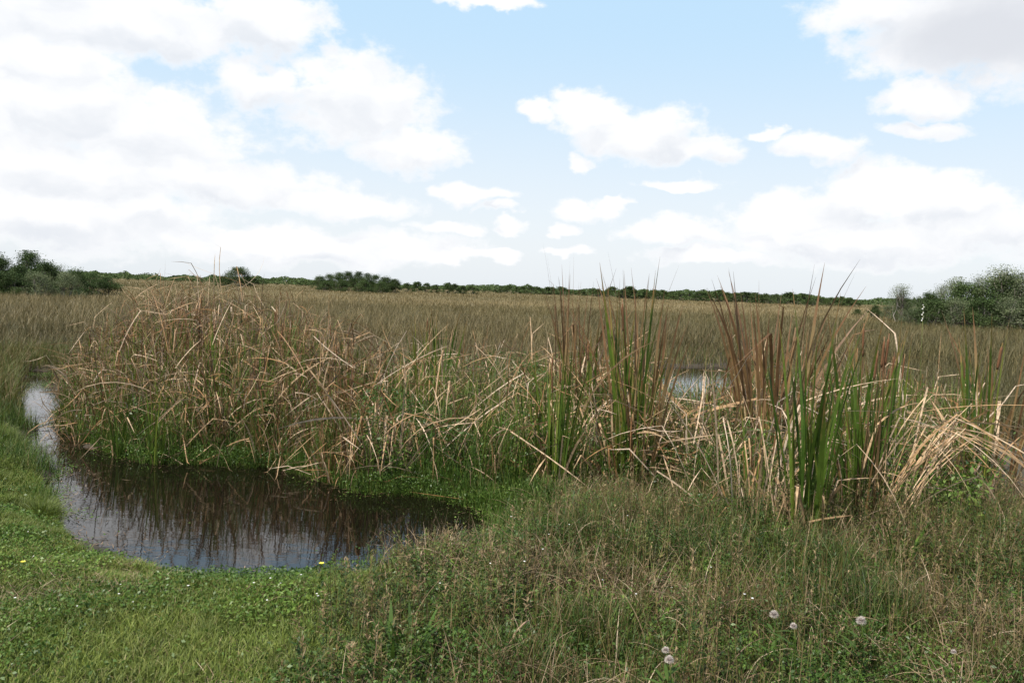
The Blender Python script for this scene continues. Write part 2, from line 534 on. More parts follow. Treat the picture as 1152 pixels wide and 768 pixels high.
def water(name, poly, grow):
    p = np.array(poly); x0, y0 = p.min(0) - grow; x1, y1 = p.max(0) + grow
    xs, ys = np.linspace(x0, x1, 12), np.linspace(y0, y1, 12)
    X, Y = np.meshgrid(xs, ys, indexing='ij')
    ii, jj = np.meshgrid(np.arange(11), np.arange(11), indexing='ij'); b = (ii * 12 + jj).ravel()
    A = Acc(); A.add(np.stack([X, Y, np.zeros_like(X)], -1), np.stack([b, b + 12, b + 13, b + 1], -1), np.zeros(144), np.zeros(144))
    o = A.obj(name, wm); o['kind'] = 'structure'


water('pond', POND, .3)
water('marsh_water', BACK, .3)

# ------------------------------------------------------------------ scatter zones
MOUND = px_poly([(66, 480), (100, 500), (160, 516), (240, 518), (320, 522), (352, 533), (420, 551), (430, 480), (330, 438), (200, 428), (90, 436)], .05)
MIDDLE = px_poly([(395, 544), (470, 548), (556, 566), (640, 566), (735, 566), (735, 476), (640, 456), (560, 452), (420, 456)], .05)
RIGHT = px_poly([(690, 566), (760, 578), (830, 600), (900, 618), (970, 612), (1040, 600), (1090, 596), (1105, 560), (1090, 520), (1060, 496), (1000, 486), (850, 478), (728, 480)], .05)


def in_poly(poly, n, dens=None):
    p = np.array(poly); lo, hi = p.min(0), p.max(0); out = np.zeros((0, 2))
    while len(out) < n:
        q = rng.uniform(lo, hi, (n * 3, 2)); q = q[poly_sd(q[:, 0], q[:, 1], poly) < 0]
        if dens is not None: q = q[rng.random(len(q)) < dens(q[:, 0], q[:, 1])]
        out = np.concatenate([out, q])
    return out[:n]


def lift(q, dz=0.0):
    return np.column_stack([q, ground_z(q[:, 0], q[:, 1]) + dz])


# ------------------------------------------------------------------ the far field of sawgrass
def field(n, d0, d1, wid, hgt, segs, half=44):
    u = U(1 / d1, 1 / d0, n) if d1 < 60 else 1 / np.sqrt(U(1 / d1 ** 2, 1 / d0 ** 2, n)) ** 1
    d = 1 / u if d1 < 60 else np.exp(U(math.log(d0), math.log(d1), n))
    a = U(-R(half), R(half), n)
    x, y = d * np.sin(a), d * np.cos(a)
    k = shore(x, y) > .02
    for poly in (MOUND, MIDDLE, RIGHT): k &= poly_sd(x, y, poly) > .25
    k &= y > 11.5 - .02 * x
    x, y, d = x[k], y[k], d[k]
    n = len(x)
    cl = vnoise(x, y, 2.2, 8) * .5 + vnoise(x, y, 9, 9) * .5
    big = vnoise(x, y, 30, 10)
    edge = np.clip(shore(x, y) / 1.2, .4, 1)
    L = hgt * U(.55, 1.12, n) * (.72 + .5 * cl) * np.where(d < 40, edge, 1)
    L = L * np.where(d < 62, 1.1, 1)
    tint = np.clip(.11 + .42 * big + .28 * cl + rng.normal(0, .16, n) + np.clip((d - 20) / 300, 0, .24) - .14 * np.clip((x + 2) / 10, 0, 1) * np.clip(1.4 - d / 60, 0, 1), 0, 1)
    z = np.where(d < 24, ground_z(x, y), .05) + (0 if d0 < 20 else U(0, .42, n) * (.6 + .4 * cl))
    return np.column_stack([x, y, z]), L, wid * U(.7, 1.4, n), U(0, 2 * np.pi, n), U(.02, .55, n), U(.0, 1.5, n), tint


A = Acc()
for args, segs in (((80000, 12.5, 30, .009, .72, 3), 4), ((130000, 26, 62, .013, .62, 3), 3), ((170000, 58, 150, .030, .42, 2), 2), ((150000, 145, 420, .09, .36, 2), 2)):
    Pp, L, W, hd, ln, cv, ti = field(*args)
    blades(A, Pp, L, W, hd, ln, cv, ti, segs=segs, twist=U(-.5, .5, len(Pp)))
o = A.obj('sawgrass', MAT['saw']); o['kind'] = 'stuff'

# ------------------------------------------------------------------ trees
TREES = {}


def tree_proto(kind, seed, h, r, nclump, nleaf, leaf, mat, low=.12, lean=0.0):
    global rng
    keep = rng; rng = np.random.default_rng(seed)
    tr, cr = Acc(), Acc()
    ns = int(rng.integers(2, 5))
    cl = []
    for i in range(nclump):
        zt = low + (1 - low) * rng.random() ** .85
        rad = r * (1 - .75 * max(0, zt - .45) / .55) * (.35 + .65 * rng.random() ** .5) * (.75 + .25 * min(1, zt / .35))
        an = rng.uniform(0, 2 * np.pi)
        cl.append((rad * math.cos(an) + lean * zt * h, rad * math.sin(an), h * zt * .96))
    cl.append((lean * h + .05 * r, 0, h * .97))
    for s in range(ns):
        an = rng.uniform(0, 2 * np.pi); bx, by = .12 * r * math.cos(an), .12 * r * math.sin(an)
        tx, ty = lean * h * .7 + .4 * r * math.cos(an), .4 * r * math.sin(an)
        k = np.linspace(0, 1, 6)[:, None]
        path = np.array([[bx, by, -.1]]) * (1 - k) + np.array([[tx, ty, h * .78]]) * k + rng.normal(0, .03 * h, (6, 3)) * [1, 1, .2] * (k > 0)
        tube(tr, path, .022 * h * (1 - .8 * k[:, 0]), 6, rng.random())
        for c in cl[s::ns][:9]:
            c = np.array(c); j = int(np.clip(c[2] / h * 5.0, 1, 4)); p0 = path[j]
            mid = (p0 + c) / 2 + rng.normal(0, .02 * h, 3)
            tube(tr, [p0, mid, c], [.008 * h, .006 * h, .003 * h], 4, rng.random())
    for c in cl:
        n = int(nleaf * rng.uniform(.6, 1.3)); cs = h * rng.uniform(.07, .14)
        g = np.clip(rng.normal(0, 1, (n, 3)), -1.7, 1.7) * [cs, cs, cs * .6]
        C = np.array(c) + g; C[:, 2] = np.maximum(C[:, 2], .05)
        leafquads(cr, C, leaf * rng.uniform(.6, 1.35, n), np.clip(rng.uniform(.15, .7) + rng.normal(0, .1, n), 0, 1), .5, nrm=np.array([0, 0, .8]), spread=.8)
    root = thing(kind, (0, 0, 0), '', 'tree')
    tr.obj('trunk', MAT['bark'], root); cr.obj('crown', mat, root)
    root['proto'] = 1
    rng = keep
    return root


def plant_tree(key, loc, sc_, label, group, rz=None):
    pool = TREES[key]; root = pool[int(rng.integers(len(pool)))]
    rz = rng.uniform(0, 6.28) if rz is None else rz
    if root.get('proto'):
        del root['proto']
        root.location = loc; root.rotation_euler = (0, 0, rz); root.scale = sc_; root['label'] = label
        if group: root['group'] = group
        return root
    return dup(root, loc, rz, sc_, label, group)


TREES['dark'] = [tree_proto('broadleaf_tree', 100 + i, 1.0, .55, 44, 210, .038, MAT['crown'], .06) for i in range(4)]
TREES['grey'] = [tree_proto('willow_shrub', 130 + i, 1.0, .50, 38, 190, .031, MAT['crowngrey'], .05, lean=.08 * (i - 1)) for i in range(4)]
TREES['open'] = [tree_proto('slender_tree', 160 + i, 1.0, .26, 32, 110, .024, MAT['crowngrey'], .35) for i in range(2)]
TREES['far'] = [tree_proto('distant_tree', 190 + i, 1.0, .75, 26, 50, .12, MAT['crown'], .05) for i in range(5)]


def tree_at(key, px, ytop, Y, widen, label, group=None):
    p = at_y(px, ytop, Y); h = max(p[2], .8)
    return plant_tree(key, (p[0], Y, 0), (h * widen, h * widen, h), label, group)


# left grove
LG = [(4, 292, 62, 1.0), (20, 300, 58, .9), (34, 286, 66, .8), (52, 296, 62, .9), (68, 299, 64, .95), (84, 304, 60, 1.0),
      (100, 308, 64, 1.2), (116, 312, 62, 1.4), (-14, 286, 64, 1.0), (-34, 284, 66, 1.0), (74, 308, 56, 1.2), (45, 308, 55, 1.3), (12, 307, 54, 1.3), (-10, 306, 54, 1.3)]
LGL = {2: 'tallest dark tree in the grove at the left edge of the marsh', 7: 'low rounded bush ending the left grove on its right side',
       0: 'dark tree at the left picture edge, beside the tallest of the grove'}
for i, (px, yt, Yd, wd) in enumerate(LG):
    tree_at('grey' if i in (4, 10, 11) else 'dark', px, yt, Yd, wd, LGL.get(i, 'dark green tree among others in the dense grove at far left'), 'trees of the left grove')
# right thicket
RG = [(985, 344, 84, 1.0), (1002, 342, 76, 1.0), (1018, 336, 72, .8), (1032, 334, 68, .9), (1046, 330, 66, .8), (1060, 322, 68, .8), (1074, 316, 66, .7),
      (1088, 322, 64, .9), (1102, 312, 66, .7), (1116, 316, 64, .8), (1130, 310, 62, .8), (1144, 308, 64, .8), (1160, 312, 60, .9), (1178, 310, 62, .9),
      (1052, 340, 58, 1.2), (1080, 338, 57, 1.2), (1108, 338, 56, 1.2), (1136, 336, 55, 1.2), (1162, 336, 55, 1.2), (1030, 346, 60, 1.3), (965, 348, 95, 1.2)]
RGL = {0: 'pale low shrub at the left tip of the right thicket', 11: 'tallest grey green shrub in the thicket at the right edge'}
for i, (px, yt, Yd, wd) in enumerate(RG):
    tree_at(('grey', 'dark', 'open')[i % 3] if yt < 330 else ('grey' if i % 2 else 'dark'), px, yt, Yd, wd, RGL.get(i, 'grey green shrub tangled in the dense thicket at far right'), 'shrubs of the right thicket')
for px, yt, Yd, lb in ((1014, 322, 70, 'slender sparse tree standing clear on the left of the right thicket'), (1128, 302, 62, 'thin open tree rising above the right thicket')):
    tree_at('open', px, yt, Yd, 1.0, lb)
# hammocks in the middle
tree_at('dark', 268, 302, 190, 1.45, 'solitary rounded tree standing above the low treeline left of the middle grove')
for px, yt, Yd, wd in ((250, 312, 190, 1.2), (284, 313, 190, 1.2)):
    tree_at('far', px, yt, Yd, wd, 'low bush crowding the foot of the solitary rounded tree', 'bushes by the solitary tree')
MG = [(360, 311, 165, 1.0), (370, 309, 170, .9), (381, 308, 165, .9), (392, 307, 170, .8), (403, 306, 168, .8), (414, 308, 165, .8), (424, 310, 170, .9), (434, 312, 166, 1.0),
      (444, 315, 168, 1.1), (366, 317, 155, 1.3), (386, 316, 155, 1.3), (408, 316, 155, 1.3), (430, 318, 156, 1.3)]
for px, yt, Yd, wd in MG:
    tree_at('dark', px, yt, Yd, wd, 'dark tree packed in the middle grove on the horizon', 'trees of the middle grove')
EG = [(458, 319, 210, 1.1), (470, 318, 205, 1.0), (480, 319, 210, 1.0), (490, 321, 205, 1.0), (504, 319, 200, .8), (512, 320, 200, .8), (520, 322, 205, 1.2), (530, 322, 210, 1.3)]
for px, yt, Yd, wd in EG:
    tree_at('far', px, yt, Yd, wd, 'small tree in the low clump trailing off right of the middle grove', 'trees trailing off the middle grove')


def far_line(x0, x1, y0, y1, n, Yr, label, group):
    for i in range(n):
        u = (i + rng.uniform(.1, .9)) / n; px = x0 + (x1 - x0) * u
        yt = y0 + (y1 - y0) * u + rng.normal(0, 1.3) + 2.0 * (vnoise(px, 0, 37, 21) - .5) * 2
        tree_at('far', px, yt, rng.uniform(*Yr), rng.uniform(.9, 1.5), label, group)


far_line(128, 358, 314.5, 317.5, 22, (300, 340), 'distant tree in the thin treeline between the left and middle groves', 'far trees on the left horizon')
far_line(535, 700, 324, 326, 22, (280, 330), 'distant tree in the thin treeline behind the tall cattail spires', 'far trees on the middle horizon')
far_line(700, 965, 325, 336, 48, (230, 270), 'distant tree in the long treeline across the right half of the horizon', 'far trees on the right horizon')

A = Acc()
n = 60000
a_, d_ = U(-R(46), R(46), n), U(420, 520, n)
hh = .9 + 2.8 * vnoise(a_ * 400, d_ * .05, 14, 40) ** 1.5 + 2.2 * vnoise(a_ * 400, d_ * .05, 4, 41) ** 2 + 1.3 * np.clip((a_ - .05) * 8, 0, 1)
C = np.column_stack([d_ * np.sin(a_), d_ * np.cos(a_), hh * rng.random(n) ** .7])
leafquads(A, C, U(.7, 1.5, n), np.clip(rng.normal(.4, .2, n), 0, 1), .6, np.array([0, -.3, .8]), .8)
o = A.obj('far_woods', MAT['crown']); o['kind'] = 'stuff'

# ------------------------------------------------------------------ cattails
PROTO = {}


def cat_leaves(acc, n, hmin, hmax, lean, curve, wid, tint, spread=.08, kink=0.0, kpos=(.35, .8), kang=(.7, 2.2), segs=8):
    a = U(0, 2 * np.pi, n); rr = spread * np.sqrt(U(0, 1, n))
    Pp = np.column_stack([rr * np.cos(a), rr * np.sin(a), np.full(n, -.05)])
    kp = np.where(rng.random(n) < kink, U(*kpos, n), 9.0)
    blades(acc, Pp, U(hmin, hmax, n), wid * U(.75, 1.2, n), a + rng.normal(0, .7, n), np.abs(rng.normal(0, lean, n)), rng.normal(curve, curve * .6, n),
           np.clip(rng.normal(tint, .22, n), 0, 1), segs=segs, kpos=kp, kang=U(*kang, n), khead=rng.normal(0, .5, n), twist=rng.normal(0, .9, n), prof='cat', zmin=.015)


def cat_proto(kind, seed, name='cattail_clump'):
    global rng
    keep = rng; rng = np.random.default_rng(seed)
    root = thing(name, (0, 0, 0), '', 'cattails')
    root['proto'] = 1
    G, Ru, De, St, Se = Acc(), Acc(), Acc(), Acc(), Acc()
    if kind == 'green':
        cat_leaves(G, 14, .55, 1.0, .07, .2, .0115, .45, .06)
        cat_leaves(De, 4, .35, .7, .3, .7, .013, .5, .08, kink=.7)
    elif kind == 'mixed':
        cat_leaves(G, 9, .5, .9, .10, .28, .0105, .5, .09)
        cat_leaves(Ru, 6, .6, 1.0, .10, .25, .012, .5, .09, kink=.2)
        cat_leaves(De, 12, .4, .85, .30, .7, .009, .42, .12, kink=.75)
    elif kind == 'rust':
        cat_leaves(Ru, 20, .5, 1.0, .09, .25, .0098, .45, .10, kink=.12, kpos=(.6, .9))
        cat_leaves(De, 6, .4, .8, .25, .6, .013, .55, .12, kink=.7)
    elif kind == 'dead':
        cat_leaves(De, 26, .4, .95, .26, .6, .0092, .42, .15, kink=.85)
        cat_leaves(Ru, 3, .5, .9, .15, .3, .012, .5, .1)
    elif kind == 'pale':
        cat_leaves(De, 22, .5, 1.05, 0.32, .5, .0080, .66, .17, kink=.85, kpos=(.3, .75), kang=(.9, 2.4))
    elif kind == 'spike':
        cat_leaves(G, 13, .5, .98, .07, .2, .0115, .4, .06)
        cat_leaves(Ru, 4, .5, .9, .12, .25, .012, .5, .07)
    if kind in ('spike',) or (kind == 'green' and seed % 2):
        for q in range(2 if kind == 'spike' else 1):
            an, ln, hh = rng.uniform(0, 6.28), rng.uniform(.02, .09), rng.uniform(.78, .92)
            k = np.linspace(0, 1, 7)
            path = np.column_stack([math.cos(an) * ln * k ** 1.3, math.sin(an) * ln * k ** 1.3, -.03 + hh * k])
            S1_, S2_ = Acc(), Acc()
            tube(S1_, path, .0040 - .0015 * k, 5, .7)
            e0 = path[-1] - (path[-1] - path[-2]) * .95; e1 = path[-1] - (path[-1] - path[-2]) * .15
            kk = np.linspace(0, 1, 8)
            prof = .0058 * np.clip(np.sin(np.pi * (.06 + .88 * kk)) * 3, 0, 1)
            tube(S2_, e0 + (e1 - e0) * kk[:, None], prof, 8, .5)
            s_ = S1_.obj('stalk', MAT['cgreen'] if kind == 'green' else MAT['crust'], root)
            S2_.obj('seed_head', MAT['seed'], s_)
    for acc, nm, mt in ((G, 'green_leaves', 'cgreen'), (Ru, 'rusty_leaves', 'crust'), (De, 'dead_leaves', 'cdead')):
        if acc.v: acc.obj(nm, MAT[mt], root)
    rng = keep
    return root


for kind in ('green', 'mixed', 'rust', 'dead', 'pale', 'spike'):
    PROTO[kind] = [cat_proto(kind, 500 + 17 * i + len(kind) * 31) for i in range(4)]


def cattail(kind, xy, h, label, group=None, wide=1.0, tilt=(0, 0), rz=None):
    pool = PROTO[kind]; root = pool[int(rng.integers(len(pool)))]
    z = max(float(ground_z(xy[0], xy[1])), -.05)
    rz = rng.uniform(0, 6.28) if rz is None else rz
    if root.get('proto'):
        del root['proto']; r = root; r['label'] = label
        if group: r['group'] = group
    else:
        r = dup(root, (0, 0, 0), 0, (1, 1, 1), label, group)
    r.location = (xy[0], xy[1], z); r.scale = (h * wide, h * wide, h)
    r.rotation_euler = (tilt[0], tilt[1], rz)
    return r


HERO = [
    ('green', (697, 548), 1.95, .9, 'green cattail clump crowding the left side of the tallest one in the middle'),
    ('mixed', (712, 562), 1.7, .9, 'half green half dead clump at the foot of the tallest green one in the middle'),
    ('rust', (722, 540), 2.3, 1.0, 'rusty cattail clump behind and right of the tallest green one'),
    ('rust', (856, 536), 2.2, 1.1, 'russet cattail clump on the left side of the tall russet one'),
    ('rust', (868, 556), 2.0, 1.1, 'russet cattail clump in front of the tall russet one'),
    ('green', (898, 594), 1.6, 1.0, 'dark green cattail clump touching the left of the broad one nearest the camera'),
    ('green', (916, 606), 1.5, 1.0, 'dark green cattail clump touching the right of the broad one nearest the camera'),
    ('spike', (974, 588), 1.6, 1.0, 'cattail clump between the two clumps with brown seed heads'),
    ('green', (955, 584), 1.6, 1.0, 'green cattail clump just left of the seed head clumps'),
    ('green', (1096, 566), 1.7, 1.1, 'tall leaning green cattail clump at the right edge'),
    ('green', (612, 552), 1.5, .9, 'green cattail clump between the two that lean left'),  # kind, base pixel, leaf top height, wide, label
    ('green', (704, 556), 2.15, .85, 'tallest green cattail clump in the middle, its leaf tips crossing the horizon'),
    ('rust', (716, 548), 2.1, 1.0, 'rusty tall cattail clump fanning its tips into the sky right of the middle'),
    ('green', (622, 562), 1.35, .8, 'bright green cattail clump leaning left in front of the middle thatch'),
    ('green', (600, 545), 1.3, .8, 'green cattail clump just behind the bright one leaning left'),
    ('rust', (636, 500), 2.5, .55, 'very tall thin cattail spire standing highest above the horizon'),
    ('rust', (652, 497), 2.2, .7, 'thin cattail spire just right of the highest one'),
    ('green', (906, 604), 1.70, .8, 'broad dark green cattail clump nearest the camera on the right bank'),
    ('spike', (962, 592), 1.58, .8, 'cattail clump with brown seed heads right of the broad dark green clump'),
    ('spike', (988, 580), 1.55, .8, 'cattail clump with brown seed heads beside the pale collapsed leaves'),
    ('green', (998, 572), 1.55, .7, 'slim green cattail clump behind the clumps with seed heads'),
    ('rust', (862, 545), 2.3, 1.1, 'tall russet cattail clump standing right of the far water'),
    ('rust', (874, 538), 2.2, 1.1, 'russet cattail clump with tips drooping right beside the tall russet one'),
    ('green', (1086, 560), 1.60, .8, 'green cattail clump at the right edge behind the pale fan'),
    ('pale', (822, 572), 1.35, 1.0, 'pale upright dead cattail clump below the far water'),
    ('pale', (845, 590), 1.2, 1.1, 'pale broken cattail clump at the front of the right bank'),
    ('green', (485, 505), 1.7, .45, 'single slim green cattail rising alone left of centre'),
    ('rust', (180, 470), 1.8, .9, 'rusty cattail clump with sharp tips topping the left mound'),
    ('rust', (228, 468), 1.8, .9, 'tall rusty cattail clump at the crest of the left mound'),
    ('rust', (310, 470), 1.75, .9, 'rusty cattail clump at the right shoulder of the left mound'),
    ('mixed', (230, 512), 1.1, .7, 'orange stalked cattail clump at the water edge under the left mound'),
    ('rust', (1112, 548), 1.8, 1.2, 'arching tan cattail clump leaning toward the right edge'),
]
for kind, (px, py), h, wd, lb in HERO:
    cattail(kind, on_ground(px, py)[:2], h * 1.12, lb, None, wd)


def fan(px, py, L, n, head, label, tint=.8, kp=(.42, .6), ka=(.8, 1.8), mat='cdead', sp=.25, lean=.16):
    p = on_ground(px, py)
    root = thing('cattail_clump', (p[0], p[1], max(p[2], 0)), label, 'cattails')
    a = Acc(); an = U(0, 6.28, n); rr = sp * np.sqrt(U(0, 1, n))
    blades(a, np.column_stack([rr * np.cos(an), rr * np.sin(an), np.full(n, -.04)]), L * U(.7, 1.1, n), .0115 * U(.5, 1.3, n), rng.normal(head, .62, n), np.abs(rng.normal(lean, .14, n)), U(.5, 1.5, n),
           np.clip(rng.normal(tint, .18, n), 0, 1), segs=12, kpos=U(*kp, n), kang=U(*ka, n), khead=rng.normal(0, .3, n), twist=rng.normal(0, .8, n), prof='cat', zmin=.02)
    a.obj('dead_leaves', MAT[mat], root)


fan(985, 592, 1.95, 38, -.15, 'pale fan of long dead cattail leaves drooping to the right on the right bank', .62, (.45, .6), (.8, 1.5), lean=.33)
fan(1010, 566, 1.9, 22, -.1, 'second pale drooping fan of dead leaves, behind the first one on the right bank', .52, (.45, .6), (.8, 1.5), lean=.33)
fan(800, 556, 1.8, 22, 2.9, 'dead cattail leaves drooping left over the bank under the far water', .7)
fan(870, 590, 1.7, 22, .3, 'tan dead leaves folding over to the right behind the broad dark green clump', .75)
fan(655, 540, 1.5, 18, 3.3, 'dead cattail leaves folding over to the left in the middle thatch', .65)
fan(560, 520, 1.4, 18, .2, 'dead cattail leaves folding over to the right in the middle thatch', .65)
fan(430, 530, 1.4, 20, -1.2, 'dead cattail leaves folding down to the pond between mound and middle', .55)


def low_strip(q):
    a, b = at_z(700, 500, .05), at_z(722, 440, .05); c, d2 = at_z(826, 505, .05), at_z(856, 440, .05)
    return poly_sd(q[:, 0], q[:, 1], [a, b, d2, c]) < 0


def stand(poly, kinds, n, hfun, labels, group, wd=(.8, 1.15)):
    q = in_poly(poly, n)
    strip = low_strip(q)
    for i in range(n):
        if strip[i]: continue
        kd = random.choices([k for k, _ in kinds], [c for _, c in kinds])[0]
        cattail(kd, q[i], hfun(q[i]), labels[kd], group[kd], rng.uniform(*wd))


def mound_h(q):
    # highest along the crest, lower towards the water and both ends
    pxx = 576 + F * q[0] / q[1]
    e = np.interp(pxx, [60, 110, 180, 260, 330, 400, 450], [1.3, 1.85, 2.2, 2.2, 1.95, 1.65, 1.45])
    return e * rng.uniform(.72, 1.0) * np.clip(.62 + .38 * (shore(q[0], q[1]) / 1.4), .62, 1)


LB = {'dead': 'dead reddish tan cattail clump bent over in the tall left mound', 'mixed': 'half green half dead cattail clump in the tall left mound',
      'rust': 'rusty upright cattail clump in the tall left mound', 'green': 'green cattail clump rising out of the tall left mound'}
GR = {k: v for k, v in (('dead', 'dead cattails of the left mound'), ('mixed', 'mixed cattails of the left mound'), ('rust', 'rusty cattails of the left mound'), ('green', 'green cattails of the left mound'))}
stand(MOUND, [('dead', 5), ('mixed', 4), ('rust', 4), ('green', 3)], 150, mound_h, LB, GR)
LB = {'dead': 'dead tan cattail clump collapsed in the low middle thatch', 'mixed': 'half green half dead cattail clump in the low middle thatch',
      'rust': 'rusty upright cattail clump in the low middle thatch', 'green': 'green cattail clump in the low middle thatch', 'pale': 'bleached broken cattail clump in the low middle thatch'}
GR = {k: f'{k} cattails of the middle thatch' for k in LB}
stand(MIDDLE, [('dead', 3), ('mixed', 3), ('rust', 1.6), ('green', 4.2), ('pale', 2)], 74, lambda q: rng.uniform(.7, 1.15) + (.7 if rng.random() < .28 else 0), LB, GR)
LB = {'dead': 'dead tan cattail clump collapsed on the right bank', 'mixed': 'half green half dead cattail clump on the right bank',
      'rust': 'rusty upright cattail clump on the right bank', 'green': 'green cattail clump on the right bank', 'pale': 'bleached broken cattail clump on the right bank'}
GR = {k: f'{k} cattails of the right bank' for k in LB}
stand(RIGHT, [('dead', 2.4), ('mixed', 2.6), ('rust', 1.2), ('green', 2.6), ('pale', 2.2)], 72, lambda q: rng.uniform(.7, 1.25) + (.5 if rng.random() < .25 else 0), LB, GR)

# loose dead leaves: the tangled thatch nobody could count
A = Acc()


def thatch(poly, n, hf, tint, kink=.7, wid=.012, L=(.5, 1.3)):
    q = in_poly(poly, n); q = q[~low_strip(q)]; n = len(q); z0 = ground_z(q[:, 0], q[:, 1])
    hh = np.array([hf(p) for p in q]) * rng.random(n) ** 1.3
    Pp = np.column_stack([q, np.maximum(z0, 0) + hh])
    blades(A, Pp, U(*L, n), wid * U(.5, 1.3, n), U(0, 2 * np.pi, n), np.abs(rng.normal(.9, .6, n)), rng.normal(.5, .6, n), np.clip(rng.normal(tint, .26, n), 0, 1),
           segs=6, kpos=np.where(rng.random(n) < kink, U(.2, .8, n), 9), kang=U(.5, 2.0, n), khead=rng.normal(0, .6, n), twist=rng.normal(0, 1.2, n), prof='cat', zmin=np.maximum(z0, 0) + .02)


thatch(MOUND, 2700, lambda p: .85 * mound_h(p), .42, kink=.85, wid=.0105, L=(.3, .95))
thatch(MIDDLE, 1100, lambda p: .8, .55, kink=.9)
thatch(RIGHT, 1000, lambda p: .75, .72, kink=.9)
o = A.obj('dead_leaves', MAT['cdead']); o['kind'] = 'stuff'
A = Acc()
thatch(MOUND, 3400, lambda p: .7 * mound_h(p), .5, wid=.008, L=(.25, .8))
thatch(MIDDLE, 2200, lambda p: .5, .5, wid=.008, L=(.25, .7))
thatch(RIGHT, 2200, lambda p: .4, .55, wid=.008, L=(.25, .7))
o = A.obj('old_leaf_litter_shade', MAT['cgrey']); o['kind'] = 'stuff'  # low old leaves, with the thatch's inner shade put into their colour

# green undergrowth through the thatch and along the water
A = Acc()


def under(poly, n, hmax, tint, size=.04, dens=None):
    q = in_poly(poly, n, dens); z = ground_z(q[:, 0], q[:, 1])
    hm = hmax * (.35 + .9 * vnoise(q[:, 0], q[:, 1], .5, 12))
    C = np.column_stack([q, np.maximum(z, 0) + .02 + hm * rng.random(n) ** .8])
    leafquads(A, C, size * U(.6, 1.5, n), np.clip(tint + (vnoise(q[:, 0], q[:, 1], .7, 13) - .5) * .6 + rng.normal(0, .15, n), 0, 1), .5, np.array([0, -.2, .9]), .8)


rim = lambda x, y: np.exp(-np.clip(shore(x, y), 0, 9) / .35)
FRINGE = px_poly([(56, 470), (100, 503), (160, 522), (240, 525), (318, 530), (352, 540), (400, 555), (470, 560), (556, 578), (600, 580), (760, 590), (760, 545), (560, 530), (430, 500), (330, 480), (200, 470), (90, 460)])
under(FRINGE, 24000, .15, .42, .02, rim)
under(MOUND, 14000, .7, .3, .03)
under(MIDDLE, 34000, .85, .2, .03)
under(RIGHT, 38000, .75, .2, .03)
o = A.obj('undergrowth', MAT['broad']); o['kind'] = 'stuff'
A = Acc()
q = in_poly(FRINGE, 22000, rim); n = len(q)
blades(A, lift(q), U(.06, .28, n), .006 * U(.6, 1.4, n), U(0, 6.28, n), U(.0, .4, n), U(0, 1.1, n), np.clip(rng.normal(.4, .2, n), 0, 1), segs=4, twist=U(-.8, .8, n))
ENDS = px_poly([(520, 560), (560, 556), (640, 560), (640, 600), (590, 626), (540, 640), (556, 600)])
CHAN = px_poly([(-30, 405), (20, 402), (110, 408), (110, 426), (64, 430), (46, 424), (30, 428), (26, 470), (-20, 470)])
for poly, n in ((MIDDLE, 12000), (RIGHT, 12000), (MOUND, 15000), (ENDS, 5000)):
    q = in_poly(poly, n, lambda x, y: .25 + .75 * (vnoise(x, y, .5, 51) > .45))
    blades(A, lift(q), U(.25, 1.0, n) * (.3 if poly is ENDS else .8), .008 * U(.6, 1.4, n), U(0, 6.28, n), U(.0, .4, n), U(0, 1.0, n), np.clip(rng.normal(.4 if poly is MOUND else .22, .22, n), 0, 1), segs=5, twist=U(-.8, .8, n))
for poly, n, hm in ((MOUND, 3000, None), (MIDDLE, 2200, 1.2), (RIGHT, 1800, 1.2)):      # olive upright leaves scattered right through the stand
    q = in_poly(poly, n, lambda x, y: .1 + .9 * (vnoise(x, y, .45, 61) > .5))
    hm = np.array([mound_h(p_) for p_ in q]) if hm is None else hm
    blades(A, lift(q), hm * U(.4, .95, n), .0085 * U(.6, 1.3, n), U(0, 6.28, n), np.abs(rng.normal(0, .12, n)), U(0, .6, n), np.clip(rng.normal(.66, .2, n), 0, 1), segs=7, twist=U(-1, 1, n), prof='cat')
o = A.obj('bank_grass', MAT['bank']); o['kind'] = 'stuff'

# ------------------------------------------------------------------ foreground: mown grass left, tall weeds right
NEAR = px_poly([(-160, 850), (-160, 500), (-60, 470), (0, 470), (30, 500), (60, 560), (80, 606), (160, 634), (300, 646), (400, 645), (470, 632), (545, 606), (556, 580), (600, 560),
                (700, 560), (850, 590), (960, 600), (1150, 580), (1320, 580), (1320, 850)], .2)


def tall_zone(x, y):
    """0 on the mown grass, 1 in the tall weeds"""
    a, b = at_z(372, 790, .3), at_z(420, 630, .1)
    k = (y - a[1]) / (b[1] - a[1]); xb = a[0] + k * (b[0] - a[0])
    e = x - xb + (vnoise(x, y, .6, 14) - .5) * .7
    return np.clip((e + .2) / .55, 0, 1)


keepland = lambda x, y: (shore(x, y) > .0) & (y > 2.6)

A = Acc()
q = in_poly(NEAR, 210000, lambda x, y: keepland(x, y) * (1 - .8 * tall_zone(x, y)) * (.55 + .45 * vnoise(x, y, .25, 15)) * np.clip(9.5 - y, .15, 1))
n = len(q); patch = vnoise(q[:, 0], q[:, 1], .55, 16) * .6 + vnoise(q[:, 0], q[:, 1], .16, 17) * .4
sh = np.clip(shore(q[:, 0], q[:, 1]), 0, 3)
L = (.028 + .055 * patch + .07 * np.exp(-sh / .3)) * U(.6, 1.35, n)
blades(A, lift(q), L, .0040 * U(.6, 1.5, n), U(0, 6.28, n), U(.05, .7, n), U(.2, 1.5, n), np.clip(.28 + .35 * patch + rng.normal(0, .2, n) + .2 * (vnoise(q[:, 0], q[:, 1], 1.1, 18) > .68), 0, 1), segs=3, twist=U(-.8, .8, n))
q = in_poly(NEAR, 5000, lambda x, y: (np.abs(shore(x, y) - .04) < .12) * np.clip((vnoise(x, y, .28, 95) - .45) * 5, .02, 1)); n = len(q)      # ragged tufts hanging over the water
